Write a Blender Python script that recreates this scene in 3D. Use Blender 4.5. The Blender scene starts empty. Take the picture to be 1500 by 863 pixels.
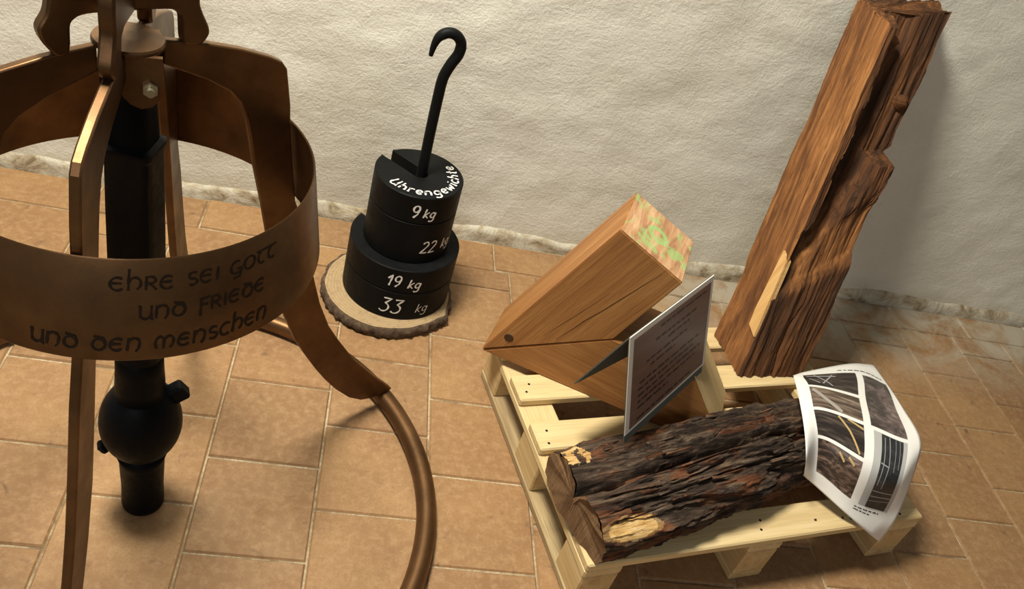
import bpy, bmesh, math, random
from mathutils import Vector, Matrix, noise
import numpy as np
random.seed(7)
S = bpy.context.scene
COL = S.collection
R = math.radians

# ------------------------------------------------------------------ camera
cam_d = bpy.data.cameras.new('camera'); cam = bpy.data.objects.new('camera', cam_d); COL.objects.link(cam)
M = np.array([[0.96651, -0.05946, 0.24966], [0.1545, -0.64196, -0.75101], [0.20492, 0.76443, -0.61127]])
H = 1.31
rot = Matrix(((M[0][0], -M[1][0], -M[2][0]), (M[0][1], -M[1][1], -M[2][1]), (M[0][2], -M[1][2], -M[2][2])))
cam.matrix_world = Matrix.Translation((0, 0, H)) @ rot.to_4x4()
cam_d.sensor_width = 36; cam_d.lens = 30.0; cam_d.clip_start = 0.02
S.camera = cam

# ------------------------------------------------------------------ light
w = bpy.data.worlds.new('world'); S.world = w; w.use_nodes = True
w.node_tree.nodes['Background'].inputs[0].default_value = (1.0, 0.97, 0.92, 1)
w.node_tree.nodes['Background'].inputs[1].default_value = 0.085

def area(name, loc, target, size, power, color):
    d = bpy.data.lights.new(name, 'AREA'); d.shape = 'DISK'; d.size = size; d.energy = power; d.color = color
    o = bpy.data.objects.new(name, d); COL.objects.link(o); o.location = loc
    o.rotation_euler = (Vector(target) - Vector(loc)).to_track_quat('-Z', 'Y').to_euler()
    return o
area('ceiling_lamp_offscreen', (-0.42, 1.12, 2.55), (0.1, 1.2, 0.2), 0.55, 92, (1.0, 0.925, 0.77))
area('window_behind_offscreen', (-0.6, -2.2, 2.2), (0.3, 1.7, 0.3), 1.0, 19, (1.0, 0.97, 0.92))
S.view_settings.view_transform = 'Standard'
S.view_settings.look = 'None'
S.view_settings.gamma = 1.0
S.view_settings.use_curve_mapping = False
S.view_settings.exposure = 0.18

# ------------------------------------------------------------------ helpers
def tag(o, label=None, cat=None, group=None, kind=None):
    if label: o['label'] = label
    if cat: o['category'] = cat
    if group: o['group'] = group
    if kind: o['kind'] = kind
    return o

def empty(name, loc=(0, 0, 0), rz=0.0, mat=None):
    o = bpy.data.objects.new(name, None); o.empty_display_size = 0.05; COL.objects.link(o)
    if mat is not None: o.matrix_world = mat
    else:
        o.location = loc; o.rotation_euler = (0, 0, rz)
    return o

def mesh(name, verts, faces, m, parent=None, smooth=False, gc=None, tone=None, uv=None):
    me = bpy.data.meshes.new(name); me.from_pydata([tuple(v) for v in verts], [], [tuple(f) for f in faces])
    bm = bmesh.new(); bm.from_mesh(me); bmesh.ops.recalc_face_normals(bm, faces=bm.faces); bm.to_mesh(me); bm.free()
    if gc is not None:
        a = me.attributes.new('gc', 'FLOAT_VECTOR', 'POINT'); a.data.foreach_set('vector', np.array(gc, dtype=np.float32).ravel())
    if tone is not None:
        a = me.attributes.new('tone', 'FLOAT', 'POINT'); a.data.foreach_set('value', np.array(tone, dtype=np.float32).ravel())
    if uv is not None:
        l = me.uv_layers.new(name='UVMap')
        for lp in me.loops: l.data[lp.index].uv = uv[lp.vertex_index]
    if smooth:
        for p in me.polygons: p.use_smooth = True
    o = bpy.data.objects.new(name, me); COL.objects.link(o)
    if m is not None: me.materials.append(m)
    if parent is not None: o.parent = parent
    return o

def from_bm(name, bm, m, parent=None, smooth=False, mat=None):
    me = bpy.data.meshes.new(name); bmesh.ops.recalc_face_normals(bm, faces=bm.faces); bm.to_mesh(me); bm.free()
    if smooth:
        for p in me.polygons: p.use_smooth = True
    o = bpy.data.objects.new(name, me); COL.objects.link(o)
    if m: me.materials.append(m)
    if parent is not None: o.parent = parent
    if mat is not None: o.matrix_local = mat
    return o

def set_gc(o, fn=None):
    me = o.data; a = me.attributes.new('gc', 'FLOAT_VECTOR', 'POINT')
    a.data.foreach_set('vector', np.array([(fn(v.co) if fn else v.co) for v in me.vertices], dtype=np.float32).ravel())
    return o

def box_bm(lo, hi, bev=0.0, bm=None, segs=1):
    b = bm or bmesh.new()
    r = bmesh.ops.create_cube(b, size=1.0)
    for v in r['verts']:
        v.co = Vector([lo[i] + (v.co[i] + .5) * (hi[i] - lo[i]) for i in range(3)])
    if bev > 0:
        ed = list({e for v in r['verts'] for e in v.link_edges})
        bmesh.ops.bevel(b, geom=ed, offset=bev, segments=segs, affect='EDGES', profile=.6)
    return b

def plank(name, lo, hi, m, parent, bev=0.003, axis=0, seed=None):
    """box whose grain runs along one axis"""
    o = from_bm(name, box_bm(lo, hi, bev), m, parent)
    off = random.random() * 20
    def f(c):
        q = [c.x, c.y, c.z]; q[0], q[axis] = q[axis], q[0]; return (q[0] + off, q[1] + off * .37, q[2])
    return set_gc(o, f)

def loft(rings, closed=True, cap0=True, cap1=True):
    n = len(rings[0]); V = [p for r in rings for p in r]; F = []
    for i in range(len(rings) - 1):
        for j in range(n if closed else n - 1):
            k = (j + 1) % n
            F.append((i * n + j, i * n + k, (i + 1) * n + k, (i + 1) * n + j))
    if closed and cap0: F.append(tuple(range(n)))
    if closed and cap1: F.append(tuple((len(rings) - 1) * n + j for j in range(n)))
    return V, F

def lathe(name, prof, m, parent, n=48, smooth=True, loc=(0, 0, 0), cap=True):
    rings = [[(loc[0] + r * math.cos(2 * math.pi * j / n), loc[1] + r * math.sin(2 * math.pi * j / n), loc[2] + z) for j in range(n)] for r, z in prof]
    V, F = loft(rings, True, cap, cap)
    return mesh(name, V, F, m, parent, smooth)

def tube(name, path, rad, m, parent, n=14, closed=False, smooth=True):
    P = [Vector(p) for p in path]; rings = []; N = len(P)
    up = None
    for i, p in enumerate(P):
        if closed: t = P[(i + 1) % N] - P[i - 1]
        else: t = P[min(i + 1, N - 1)] - P[max(i - 1, 0)]
        t.normalize()
        if up is None: up = t.orthogonal().normalized()
        up = (up - up.dot(t) * t).normalized(); s = t.cross(up)
        r = rad[i] if hasattr(rad, '__len__') else rad
        rings.append([p + r * (math.cos(a) * up + math.sin(a) * s) for a in [2 * math.pi * k / n for k in range(n)]])
    if closed: rings.append(rings[0])
    if closed:
        # use a fixed frame (planar ring)
        c = sum(P, Vector()) / N; rings = []
        for p in P:
            d = (p - c); d.z = 0; d.normalize()
            rings.append([p + rad * (math.cos(a) * d + math.sin(a) * Vector((0, 0, 1))) for a in [2 * math.pi * k / n for k in range(n)]])
        V = [q for r_ in rings for q in r_]; F = []
        for i in range(N):
            for k in range(n):
                F.append((i * n + k, i * n + (k + 1) % n, ((i + 1) % N) * n + (k + 1) % n, ((i + 1) % N) * n + k))
        return mesh(name, V, F, m, parent, smooth)
    V, F = loft(rings, True, True, True)
    return mesh(name, V, F, m, parent, smooth)

def smooth_by_angle(o, ang=35):
    me = o.data
    for p in me.polygons: p.use_smooth = True
    bm = bmesh.new(); bm.from_mesh(me)
    for e in bm.edges:
        if len(e.link_faces) == 2 and e.calc_face_angle(0) > R(ang): e.smooth = False
    bm.to_mesh(me); bm.free()
    return o

def sstep(a, b, x):
    t = max(0.0, min(1.0, (x - a) / (b - a))); return t * t * (3 - 2 * t)
def fbm(x, y, z, o=5, h=1.0, l=2.0): return noise.fractal(Vector((x, y, z)), h, l, o)

# ------------------------------------------------------------------ materials
class NT:
    def __init__(s, name):
        s.m = bpy.data.materials.new(name); s.m.use_nodes = True
        s.t = s.m.node_tree; s.n = s.t.nodes; s.l = s.t.links
        s.b = s.n['Principled BSDF']
    def new(s, typ, **kw):
        n = s.n.new(typ)
        for k, v in kw.items(): setattr(n, k, v)
        return n
    def link(s, a, b): s.l.new(a, b)
    def coord(s, kind='Object', scale=(1, 1, 1), attr=None):
        mp = s.new('ShaderNodeMapping'); mp.inputs['Scale'].default_value = scale
        if attr:
            a = s.new('ShaderNodeAttribute'); a.attribute_name = attr; s.link(a.outputs['Vector'], mp.inputs[0])
        elif kind == 'World':
            g = s.new('ShaderNodeNewGeometry'); s.link(g.outputs['Position'], mp.inputs[0])
        else:
            tc = s.new('ShaderNodeTexCoord'); s.link(tc.outputs[kind], mp.inputs[0])
        return mp.outputs[0]
    def noise(s, vec, scale=5, detail=6, rough=.6, dist=0.0):
        n = s.new('ShaderNodeTexNoise'); n.inputs['Scale'].default_value = scale; n.inputs['Detail'].default_value = detail
        n.inputs['Roughness'].default_value = rough; n.inputs['Distortion'].default_value = dist
        s.link(vec, n.inputs['Vector']); return n.outputs['Fac']
    def ramp(s, fac, stops):
        r = s.new('ShaderNodeValToRGB'); e = r.color_ramp.elements
        while len(e) < len(stops): e.new(.5)
        for i, (p, c) in enumerate(stops):
            e[i].position = p; e[i].color = (*c, 1) if len(c) == 3 else c
        s.link(fac, r.inputs[0]); return r.outputs[0]
    def mix(s, fac, a, b, mode='MIX'):
        n = s.new('ShaderNodeMix'); n.data_type = 'RGBA'; n.blend_type = mode
        for sock, v in ((n.inputs[0], fac), (n.inputs[6], a), (n.inputs[7], b)):
            if isinstance(v, (int, float)): sock.default_value = v
            elif isinstance(v, tuple): sock.default_value = (*v, 1)
            else: s.link(v, sock)
        return n.outputs[2]
    def math(s, op, a, b=None, c=None, clamp=False):
        n = s.new('ShaderNodeMath', operation=op); n.use_clamp = clamp
        for i, v in enumerate((a, b, c)):
            if v is None: continue
            if isinstance(v, (int, float)): n.inputs[i].default_value = v
            else: s.link(v, n.inputs[i])
        return n.outputs[0]
    def bump(s, h, strength=.3, dist=.01):
        b = s.new('ShaderNodeBump'); b.inputs['Strength'].default_value = strength; b.inputs['Distance'].default_value = dist
        s.link(h, b.inputs['Height']); s.link(b.outputs[0], s.b.inputs['Normal'])
    def col(s, c):
        if isinstance(c, tuple): s.b.inputs['Base Color'].default_value = (*c, 1)
        else: s.link(c, s.b.inputs['Base Color'])
    def rough(s, r):
        if isinstance(r, (int, float)): s.b.inputs['Roughness'].default_value = r
        else: s.link(r, s.b.inputs['Roughness'])
    def spec(s, v): s.b.inputs['Specular IOR Level'].default_value = v
    def metal(s, v): s.b.inputs['Metallic'].default_value = v

MT = {}
def m_tile():
    t = NT('terracotta_tile'); g = t.coord('World')
    oi = t.new('ShaderNodeObjectInfo')
    base = t.ramp(oi.outputs['Random'], [(0, (.24, .138, .062)), (.2, (.305, .175, .073)), (.45, (.365, .217, .095)), (.75, (.325, .188, .081)), (1, (.25, .155, .077))])
    n1 = t.noise(g, 5, 8, .65); c = t.mix(t.ramp(n1, [(.35, (0, 0, 0)), (.7, (1, 1, 1))]), base, (.24, .128, .058))
    n2 = t.noise(g, 60, 6, .7); c = t.mix(t.ramp(n2, [(.45, (0, 0, 0)), (.72, (.55, .55, .55))]), c, (.46, .30, .16))
    n3 = t.noise(g, 22, 4, .6, .5); c = t.mix(t.ramp(n3, [(.63, (0, 0, 0)), (.74, (.8, .8, .8))]), c, (.14, .08, .045))
    n4 = t.noise(g, 220, 3, .6); c = t.mix(t.ramp(n4, [(.3, (.5, .5, .5)), (.5, (0, 0, 0))]), c, (.22, .125, .065))
    # old mortar smeared over the border tiles beside the wall
    sx = t.new('ShaderNodeSeparateXYZ'); t.link(g, sx.inputs[0])
    k = t.math('SUBTRACT', sx.outputs[1], t.math('MULTIPLY', sx.outputs[0], .02))
    near = t.new('ShaderNodeMapRange'); near.interpolation_type = 'SMOOTHSTEP'
    t.link(k, near.inputs[0]); near.inputs[1].default_value = 1.45; near.inputs[2].default_value = 1.78
    rt = t.new('ShaderNodeMapRange'); rt.interpolation_type = 'SMOOTHSTEP'
    t.link(sx.outputs[0], rt.inputs[0]); rt.inputs[1].default_value = .45; rt.inputs[2].default_value = 1.2
    sm = t.noise(g, 7, 8, .7, .8)
    msk = t.math('MULTIPLY', t.math('MULTIPLY', near.outputs[0], rt.outputs[0]), t.ramp(sm, [(.38, (0, 0, 0)), (.58, (1, 1, 1))]))
    c = t.mix(t.math('MULTIPLY', msk, .85), c, (.44, .41, .33))
    t.col(c); t.rough(t.ramp(n1, [(.3, (.5, .5, .5)), (.7, (.72, .72, .72))])); t.spec(.35)
    t.bump(t.math('ADD', t.math('MULTIPLY', n2, .5), t.math('MULTIPLY', n1, 1.5)), .35, .004)
    return t.m
def m_mortar():
    t = NT('joint_mortar'); g = t.coord('World'); n = t.noise(g, 12, 8, .7); n2 = t.noise(g, 150, 4, .7)
    c = t.ramp(n, [(.36, (.16, .115, .065)), (.5, (.44, .36, .235)), (.68, (.60, .53, .40))])
    t.col(t.mix(t.ramp(n2, [(.4, (.6, .6, .6)), (.6, (0, 0, 0))]), c, (.22, .16, .10))); t.rough(.9); t.spec(.2); t.bump(n2, .5, .004); return t.m
def m_plaster():
    t = NT('lime_plaster'); g = t.coord('World'); n = t.noise(g, 2.2, 6, .6, .4); n2 = t.noise(g, 12, 8, .65, .25); n3 = t.noise(g, 150, 5, .75)
    g2 = t.coord('World', (1, 1, 2.6)); n4 = t.noise(g2, 34, 5, .6, .4)
    c = t.ramp(n, [(.3, (.70, .69, .60)), (.55, (.79, .785, .71)), (.75, (.735, .72, .63))])
    c = t.mix(t.ramp(n2, [(.62, (0, 0, 0)), (.8, (.5, .5, .5))]), c, (.60, .55, .44))
    sx = t.new('ShaderNodeSeparateXYZ'); t.link(g, sx.inputs[0])
    low = t.new('ShaderNodeMapRange'); t.link(sx.outputs[2], low.inputs[0]); low.inputs[1].default_value = .085; low.inputs[2].default_value = .03
    st = t.math('MULTIPLY', low.outputs[0], t.ramp(n2, [(.35, (.15, .15, .15)), (.65, (.9, .9, .9))]))
    c = t.mix(t.math('MULTIPLY', st, .6), c, (.50, .45, .31))
    t.col(c); t.rough(.92); t.spec(.15)
    t.bump(t.math('ADD', t.math('ADD', t.math('MULTIPLY', n2, 1.0), t.math('MULTIPLY', n3, .4)), t.math('MULTIPLY', n4, .18)), .5, .012); return t.m
def m_curb():
    t = NT('whitewashed_skirting'); g = t.coord('World'); n = t.noise(g, 16, 8, .7, .6); n2 = t.noise(g, 90, 5, .7)
    c = t.ramp(n, [(.34, (.22, .165, .10)), (.45, (.44, .38, .27)), (.56, (.60, .57, .48)), (.70, (.40, .33, .20))])
    t.col(c); t.rough(.9); t.spec(.15); t.bump(t.math('ADD', n, t.math('MULTIPLY', n2, .4)), .7, .008); return t.m
def m_bronze(name='bronze_paint', a=(.135, .070, .030), b=(.205, .110, .048), met=.8, ro=.37):
    t = NT(name); g = t.coord('Object'); n = t.noise(g, 9, 7, .65); n2 = t.noise(g, 160, 4, .7)
    t.col(t.ramp(n, [(.32, tuple(x * .6 for x in a)), (.5, a), (.72, b)])); t.metal(met)
    t.rough(t.ramp(n, [(.3, (ro + .12,) * 3), (.7, (ro - .06,) * 3)])); t.bump(n2, .06, .002); return t.m
def m_black(name='black_paint', c=(.010, .011, .012), ro=.5):
    t = NT(name); g = t.coord('Object'); n = t.noise(g, 60, 6, .7); n2 = t.noise(g, 12, 4, .6)
    t.col(t.mix(t.ramp(n2, [(.45, (0, 0, 0)), (.75, (.5, .5, .5))]), c, tuple(x * 2.2 for x in c)))
    t.rough(t.ramp(n, [(.3, (ro - .08,) * 3), (.7, (ro + .12,) * 3)])); t.spec(.10); t.bump(n, .25, .002); return t.m
def m_plain(name, c, ro=.6, met=0.0, spec=.4):
    t = NT(name); t.col(c); t.rough(ro); t.metal(met); t.spec(spec); return t.m
def m_wood(name, light, mid, dark, sc=1.0, ro=.65, grain=(3, 60, 60), knots=True, bumpd=.002, bs=.35, streak=None):
    t = NT(name); g = t.coord(attr='gc', scale=tuple(x * sc for x in grain)); n = t.noise(g, 1.0, 6, .6, .6)
    g2 = t.coord(attr='gc', scale=(1.2 * sc, 9 * sc, 9 * sc)); n2 = t.noise(g2, 1.0, 5, .6, .8)
    g3 = t.coord(attr='gc', scale=(14 * sc, 340 * sc, 340 * sc)); n3 = t.noise(g3, 1.0, 3, .6)
    c = t.ramp(n, [(.28, dark), (.5, mid), (.72, light)])
    c = t.mix(t.ramp(n2, [(.4, (0, 0, 0)), (.7, (.65, .65, .65))]), c, mid, 'MIX')
    c = t.mix(t.ramp(n3, [(.35, (.45, .45, .45)), (.55, (0, 0, 0))]), c, dark)
    if streak: c = t.mix(t.ramp(n2, [(.6, (0, 0, 0)), (.75, (.7, .7, .7))]), c, streak)
    t.col(c); t.rough(ro); t.spec(.3); t.bump(t.math('ADD', n, t.math('MULTIPLY', n3, .6)), bs, bumpd); return t.m
MT['tile'] = m_tile(); MT['mortar'] = m_mortar(); MT['plaster'] = m_plaster(); MT['curb'] = m_curb()
MT['bronze'] = m_bronze()
MT['black'] = m_black(c=(.0045, .005, .0055)); MT['iron'] = m_black('cast_iron', (.0022, .003, .0042), .5)
MT['white'] = m_plain('bright_white_paint', (.76, .76, .74), .75)
MT['engrave_and_crack'] = m_plain('engraved_dark_and_crack_shade', (.022, .013, .008), .7, 0, .2)
MT['bolt'] = m_plain('zinc_bolt', (.42, .38, .28), .35, .9)
MT['pine'] = m_wood('fresh_pine', (.76, .62, .36), (.68, .53, .28), (.52, .37, .18), .8, .6, (2, 36, 36))
MT['pine_block'] = m_wood('pine_block', (.68, .53, .29), (.59, .43, .21), (.44, .30, .14), .9, .7)
MT['pine_old'] = m_wood('greyed_pine', (.50, .40, .22), (.40, .30, .16), (.22, .15, .08), 1, .75)
MT['timber'] = m_wood('sawn_larch', (.48, .25, .088), (.36, .165, .052), (.20, .08, .025), .8, .55, (3, 50, 50))

# ------------------------------------------------------------------ room shell
def wy(x): return 1.846 + .024 * x           # wall line
def yb(x): return 1.712 + .033 * x           # joint between field and border course
floor = mesh('floor', [(-3, -2, -.004), (4, -2, -.004), (4, 2.2, -.004), (-3, 2.2, -.004), (-3, -2, -.06), (4, -2, -.06), (4, 2.2, -.06), (-3, 2.2, -.06)],
             [(0, 1, 2, 3), (4, 5, 6, 7), (0, 1, 5, 4), (1, 2, 6, 5), (2, 3, 7, 6), (3, 0, 4, 7)], MT['mortar'])
tag(floor, 'square terracotta floor tiles laid in staggered rows with pale mortar joints', kind='structure')

def tile_mesh():
    b = .006; V = []
    for s, z in ((1.0, -1), (1.0, -.3), (.97, 0)):
        V += [(-.5 * s, -.5 * s, z), (.5 * s, -.5 * s, z), (.5 * s, .5 * s, z), (-.5 * s, .5 * s, z)]
    F = [(8, 9, 10, 11)]
    for i in range(2):
        for j in range(4): F.append((4 * i + j, 4 * i + (j + 1) % 4, 4 * i + 4 + (j + 1) % 4, 4 * i + 4 + j))
    me = bpy.data.meshes.new('floor_tile'); me.from_pydata(V, [], F); me.materials.append(MT['tile']); me.update(); return me
TM = tile_mesh()
def tile(x0, x1, y0, y1):
    g = .0017
    o = bpy.data.objects.new('floor_tile', TM); COL.objects.link(o); o.parent = floor
    o.location = ((x0 + x1) / 2, (y0 + y1) / 2, random.uniform(-.0008, .0006))
    o.scale = (x1 - x0 - 2 * g, y1 - y0 - 2 * g, .012)
    o.rotation_euler = (random.uniform(-.003, .003), random.uniform(-.003, .003), random.uniform(-.004, .004))
XS = [-1.576, -1.376, -1.176, -.976, -.776, -.576, -.377, -.173, .03, .235, .437, .637, .837, 1.037, 1.232, 1.421, 1.603, 1.789, 1.963, 2.14, 2.33, 2.52]
for i in range(len(XS) - 1):
    x0, x1 = XS[i], XS[i + 1]; xm = (x0 + x1) / 2
    odd = (i - 8) % 2
    y = .936 + .037 * xm + (.1 if odd else 0) - .2 * 5
    top = yb(xm); st = .2 if xm < 1 else .197
    y = .936 + .037 * xm + (.1 if odd else 0) - st * 5
    while y < top - .02:
        y1 = min(y + st, top)
        if top - y1 < .03: y1 = top
        tile(x0, x1, y, y1); y = y1
x = -.33 - .2433 * 5
while x < 2.5:
    tile(x, x + .2433, yb(x + .12) + .001, wy(x + .12) - .016); x += .2433

# plastered wall: uneven surface
nx, nz = 230, 120; V = []; F = []
for j in range(nz + 1):
    for i in range(nx + 1):
        x = -2.2 + 5.4 * i / nx; z = -.02 + 1.9 * j / nz
        d = .010 * fbm(x * 1.1, 3, z * 1.1, 3) + .0035 * fbm(x * 6, 7, z * 8, 4) + .0016 * fbm(x * 17 + z * 5, 1, z * 17, 4)
        d += .012 * math.exp(-((z - .05) / .02) ** 2) * 0
        V.append((x, wy(x) + d, z))
for j in range(nz):
    for i in range(nx):
        a = j * (nx + 1) + i; F.append((a, a + 1, a + nx + 2, a + nx + 1))
n0 = len(V)
V += [(-2.2, 2.1, -.02), (3.2, 2.1, -.02), (3.2, 2.1, 1.88), (-2.2, 2.1, 1.88)]; F.append((n0, n0 + 1, n0 + 2, n0 + 3))
c0, c1, c2, c3 = 0, nx, nz * (nx + 1) + nx, nz * (nx + 1)
F += [(c0, c3, n0 + 3, n0), (c1, n0 + 1, n0 + 2, c2)]
wall = mesh('wall_back', V, F, MT['plaster'], None, True); tag(wall, 'rough whitewashed plaster wall behind the exhibits', kind='structure')
# crumbling whitewashed skirting strip at the foot of the wall
V = []; F = []; nx = 500; prof = [(-.013, -.004), (-.0125, .012), (-.011, .026), (-.008, .036), (-.003, .043), (.006, .047), (.03, .048)]
for i in range(nx + 1):
    x = -2.2 + 5.4 * i / nx
    for k, (dy, z) in enumerate(prof):
        a = .005 * fbm(x * 9, k * .5, 2, 5); hz = .82 + .3 * fbm(x * 4, 5, 1, 5)
        V.append((x, wy(x) + dy + a, z * hz if z > 0 else z))
q = len(prof)
for i in range(nx):
    for k in range(q - 1): F.append((i * q + k, (i + 1) * q + k, (i + 1) * q + k + 1, i * q + k + 1))
tag(mesh('baseboard_back', V, F, MT['curb'], None, True), 'crumbling whitewashed mortar skirting along the foot of the wall', kind='structure')

# ------------------------------------------------------------------ stroke lettering
def A(cx, cy, rx, ry, a0, a1, n=12):
    return [(cx + rx * math.cos(R(a0 + (a1 - a0) * k / n)), cy + ry * math.sin(R(a0 + (a1 - a0) * k / n))) for k in range(n + 1)]
HAND = {
 'U': (.72, [[(.05, 1)] + A(.28, .28, .23, .28, 180, 350) + [(.52, 1)], [(.52, .4), (.55, .05), (.66, .02)]]),
 'h': (.6, [[(.08, 1), (.05, 0)], [(.05, .3)] + A(.25, .35, .19, .25, 150, 0) + [(.44, .03)]]),
 'r': (.47, [[(.05, .6), (.05, 0)], A(.25, .36, .2, .24, 170, 45)]),
 'e': (.56, [[(.06, .3), (.45, .34)] + A(.25, .32, .2, .3, 5, 320)]),
 'n': (.6, [[(.05, .6), (.05, 0)], [(.05, .3)] + A(.25, .35, .2, .25, 150, 0) + [(.45, 0)]]),
 'g': (.6, [A(.25, .32, .2, .26, 0, 360), [(.46, .58), (.45, -.15)] + A(.24, -.15, .21, .2, 0, -150)]),
 'w': (.72, [[(.02, .6), (.16, .02), (.32, .45), (.47, .02), (.62, .6)]]),
 'i': (.25, [[(.1, .6), (.1, 0)], [(.11, .8), (.13, .9)]]),
 'c': (.5, [A(.25, .3, .2, .3, 45, 320)]),
 't': (.45, [[(.18, .95), (.15, .1), (.3, 0)], [(0, .6), (.36, .62)]]),
 '9': (.62, [A(.25, .72, .2, .26, 0, 360), [(.45, .75), (.42, .3), (.22, 0)]]),
 '2': (.62, [A(.25, .75, .2, .23, 165, -35) + [(.03, .03), (.5, .06)]]),
 '1': (.45, [[(0, .62), (.25, 1), (.23, 0)]]),
 '3': (.66, [[(.02, .97), (.46, 1), (.2, .62)] + A(.2, .3, .26, .3, 75, -140)]),
 'k': (.56, [[(.08, .95), (.05, 0)], [(.42, .62), (.1, .32), (.44, 0)]]),
 ' ': (.35, [])}
UNC = {
 'e': (.66, [A(.3, .3, .27, .3, 50, 315), [(.04, .33), (.46, .33)]]),
 'h': (.64, [[(.05, 1), (.05, 0)], [(.05, .38)] + A(.28, .32, .22, .28, 150, -70)]),
 'r': (.56, [[(.06, .62), (.06, 0)], [(.0, .6)] + A(.2, .46, .2, .16, 90, -90) + [(.12, .3)], [(.2, .3), (.46, 0)]]),
 's': (.5, [A(.22, .45, .17, .15, 40, 270), A(.22, .15, .18, .15, 90, -140)]),
 'i': (.26, [[(.1, .62), (.1, 0)]]),
 'g': (.66, [A(.3, .3, .27, .3, 60, 300), [(.34, .22), (.56, .22), (.5, -.18), (.2, -.22)]]),
 'o': (.66, [A(.3, .3, .27, .3, 0, 360)]),
 't': (.6, [A(.34, .3, .24, .3, 120, 300), [(.0, .6), (.56, .62)]]),
 'u': (.64, [[(.0, .64), (.08, .6)] + A(.28, .22, .2, .22, 180, 340), [(.5, .64), (.5, 0), (.6, -.04)]]),
 'n': (.66, [[(.05, .62), (.05, 0)], [(.05, .4)] + A(.28, .36, .22, .25, 150, 0) + [(.48, .1), (.38, -.06)]]),
 'd': (.66, [A(.28, .28, .25, .28, 0, 360), [(.53, .3), (.42, .62), (.06, .68)]]),
 'f': (.52, [[(.1, .66), (.1, -.22)], [(.1, .6), (.46, .66)], [(.1, .33), (.4, .33)]]),
 'm': (.9, [A(.2, .3, .17, .3, 250, 0) + [(.37, 0)], A(.56, .3, .19, .3, 180, -70)]),
 'c': (.6, [A(.3, .3, .26, .3, 50, 310)]),
 ' ': (.42, [])}
def letters(name, text, font, size, sw, mapping, m, parent, slant=0.0, adv=None, label=None, track=0.0):
    V = []; F = []; x0 = 0.0
    for ch in text:
        wd, strokes = font[ch]
        for st in strokes:
            P = []
            for a, b in zip(st[:-1], st[1:]):
                n = max(1, int(math.hypot(a[0] - b[0], a[1] - b[1]) / .12))
                P += [(a[0] + (b[0] - a[0]) * k / n, a[1] + (b[1] - a[1]) * k / n) for k in range(n)]
            P.append(st[-1]); P = [((p[0] + slant * p[1]) * size + x0, p[1] * size) for p in P]
            n0 = len(V)
            for k, p in enumerate(P):
                q0 = P[max(k - 1, 0)]; q1 = P[min(k + 1, len(P) - 1)]
                tx, ty = q1[0] - q0[0], q1[1] - q0[1]; L = math.hypot(tx, ty) or 1
                wv = sw * (.5 + .12 * math.sin(k * 1.3 + n0))
                ox, oy = -ty / L * wv, tx / L * wv
                V.append(mapping(p[0] + ox, p[1] + oy)); V.append(mapping(p[0] - ox, p[1] - oy))
            for k in range(len(P) - 1):
                F.append((n0 + 2 * k, n0 + 2 * k + 1, n0 + 2 * k + 3, n0 + 2 * k + 2))
        x0 += wd * size + track
    o = mesh(name, V, F, m, parent)
    if label: o['label'] = label
    return o

# ------------------------------------------------------------------ bell-shaped frame
BC = (-.258, .922); RC = (-.242, .934)
bell = empty('bell_sculpture', (BC[0], BC[1], 0))
tag(bell, 'openwork bronze bell of curved ribs with an engraved band and tube ring', 'bell')
ox, oy = RC[0] - BC[0], RC[1] - BC[1]
tube('base_ring', [(ox + .472 * math.cos(2 * math.pi * k / 160), oy + .472 * math.sin(2 * math.pi * k / 160), .0185) for k in range(160)], .0185, MT['bronze'], bell, 20, True)['label'] = 'round bronze coloured tube ring'
OUT = [(.036, .841), (.09, .832), (.133, .821), (.172, .807), (.188, .799), (.196, .788), (.206, .735), (.2095, .70), (.2235, .612), (.230, .575), (.252, .515), (.278, .42), (.3, .348), (.326, .285), (.352, .24), (.395, .173), (.449, .106), (.500, .048), (.506, .040)]
INN = [(.488, .034), (.455, .036), (.43, .044), (.4, .066), (.364, .107), (.335, .148), (.313, .183), (.283, .236), (.26, .28), (.243, .323), (.228, .36), (.202, .468), (.178, .577), (.158, .658), (.152, .690), (.145, .72), (.134, .748), (.119, .766), (.09, .785), (.036, .811)]
def rounded(P, n=3):
    Q = [Vector((p[0], p[1], 0)) for p in P]; N = len(Q); out = []
    for i in range(N):
        a, b, c, d = Q[i - 1], Q[i], Q[(i + 1) % N], Q[(i + 2) % N]
        m = n if (c - b).length > .004 else 1
        for k in range(m):
            t = k / m; p = .5 * ((2 * b) + (c - a) * t + (2 * a - 5 * b + 4 * c - d) * t * t + (3 * b - a - 3 * c + d) * t ** 3); out.append((p.x, p.y))
    return out
def plate(name, outline, az, th, m, parent, z0=0, bev=.0022):
    bm = bmesh.new(); a = R(az); e = Vector((math.cos(a), math.sin(a), 0)); n = Vector((-math.sin(a), math.cos(a), 0))
    vs = [bm.verts.new(e * r + Vector((0, 0, z)) + n * (th / 2)) for r, z in outline]
    f = bm.faces.new(vs); ex = bmesh.ops.extrude_face_region(bm, geom=[f])
    for v in ex['geom']:
        if isinstance(v, bmesh.types.BMVert): v.co -= n * th
    o = from_bm(name, bm, m, parent)
    md = o.modifiers.new('bevel', 'BEVEL'); md.width = bev; md.segments = 2; md.limit_method = 'ANGLE'; md.angle_limit = R(50)
    smooth_by_angle(o, 25)
    return o
for az in (37, 91, 217, 270.5):
    sh = plate('bell_rib', OUT + INN, az, .012, MT['bronze'], bell)
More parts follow.
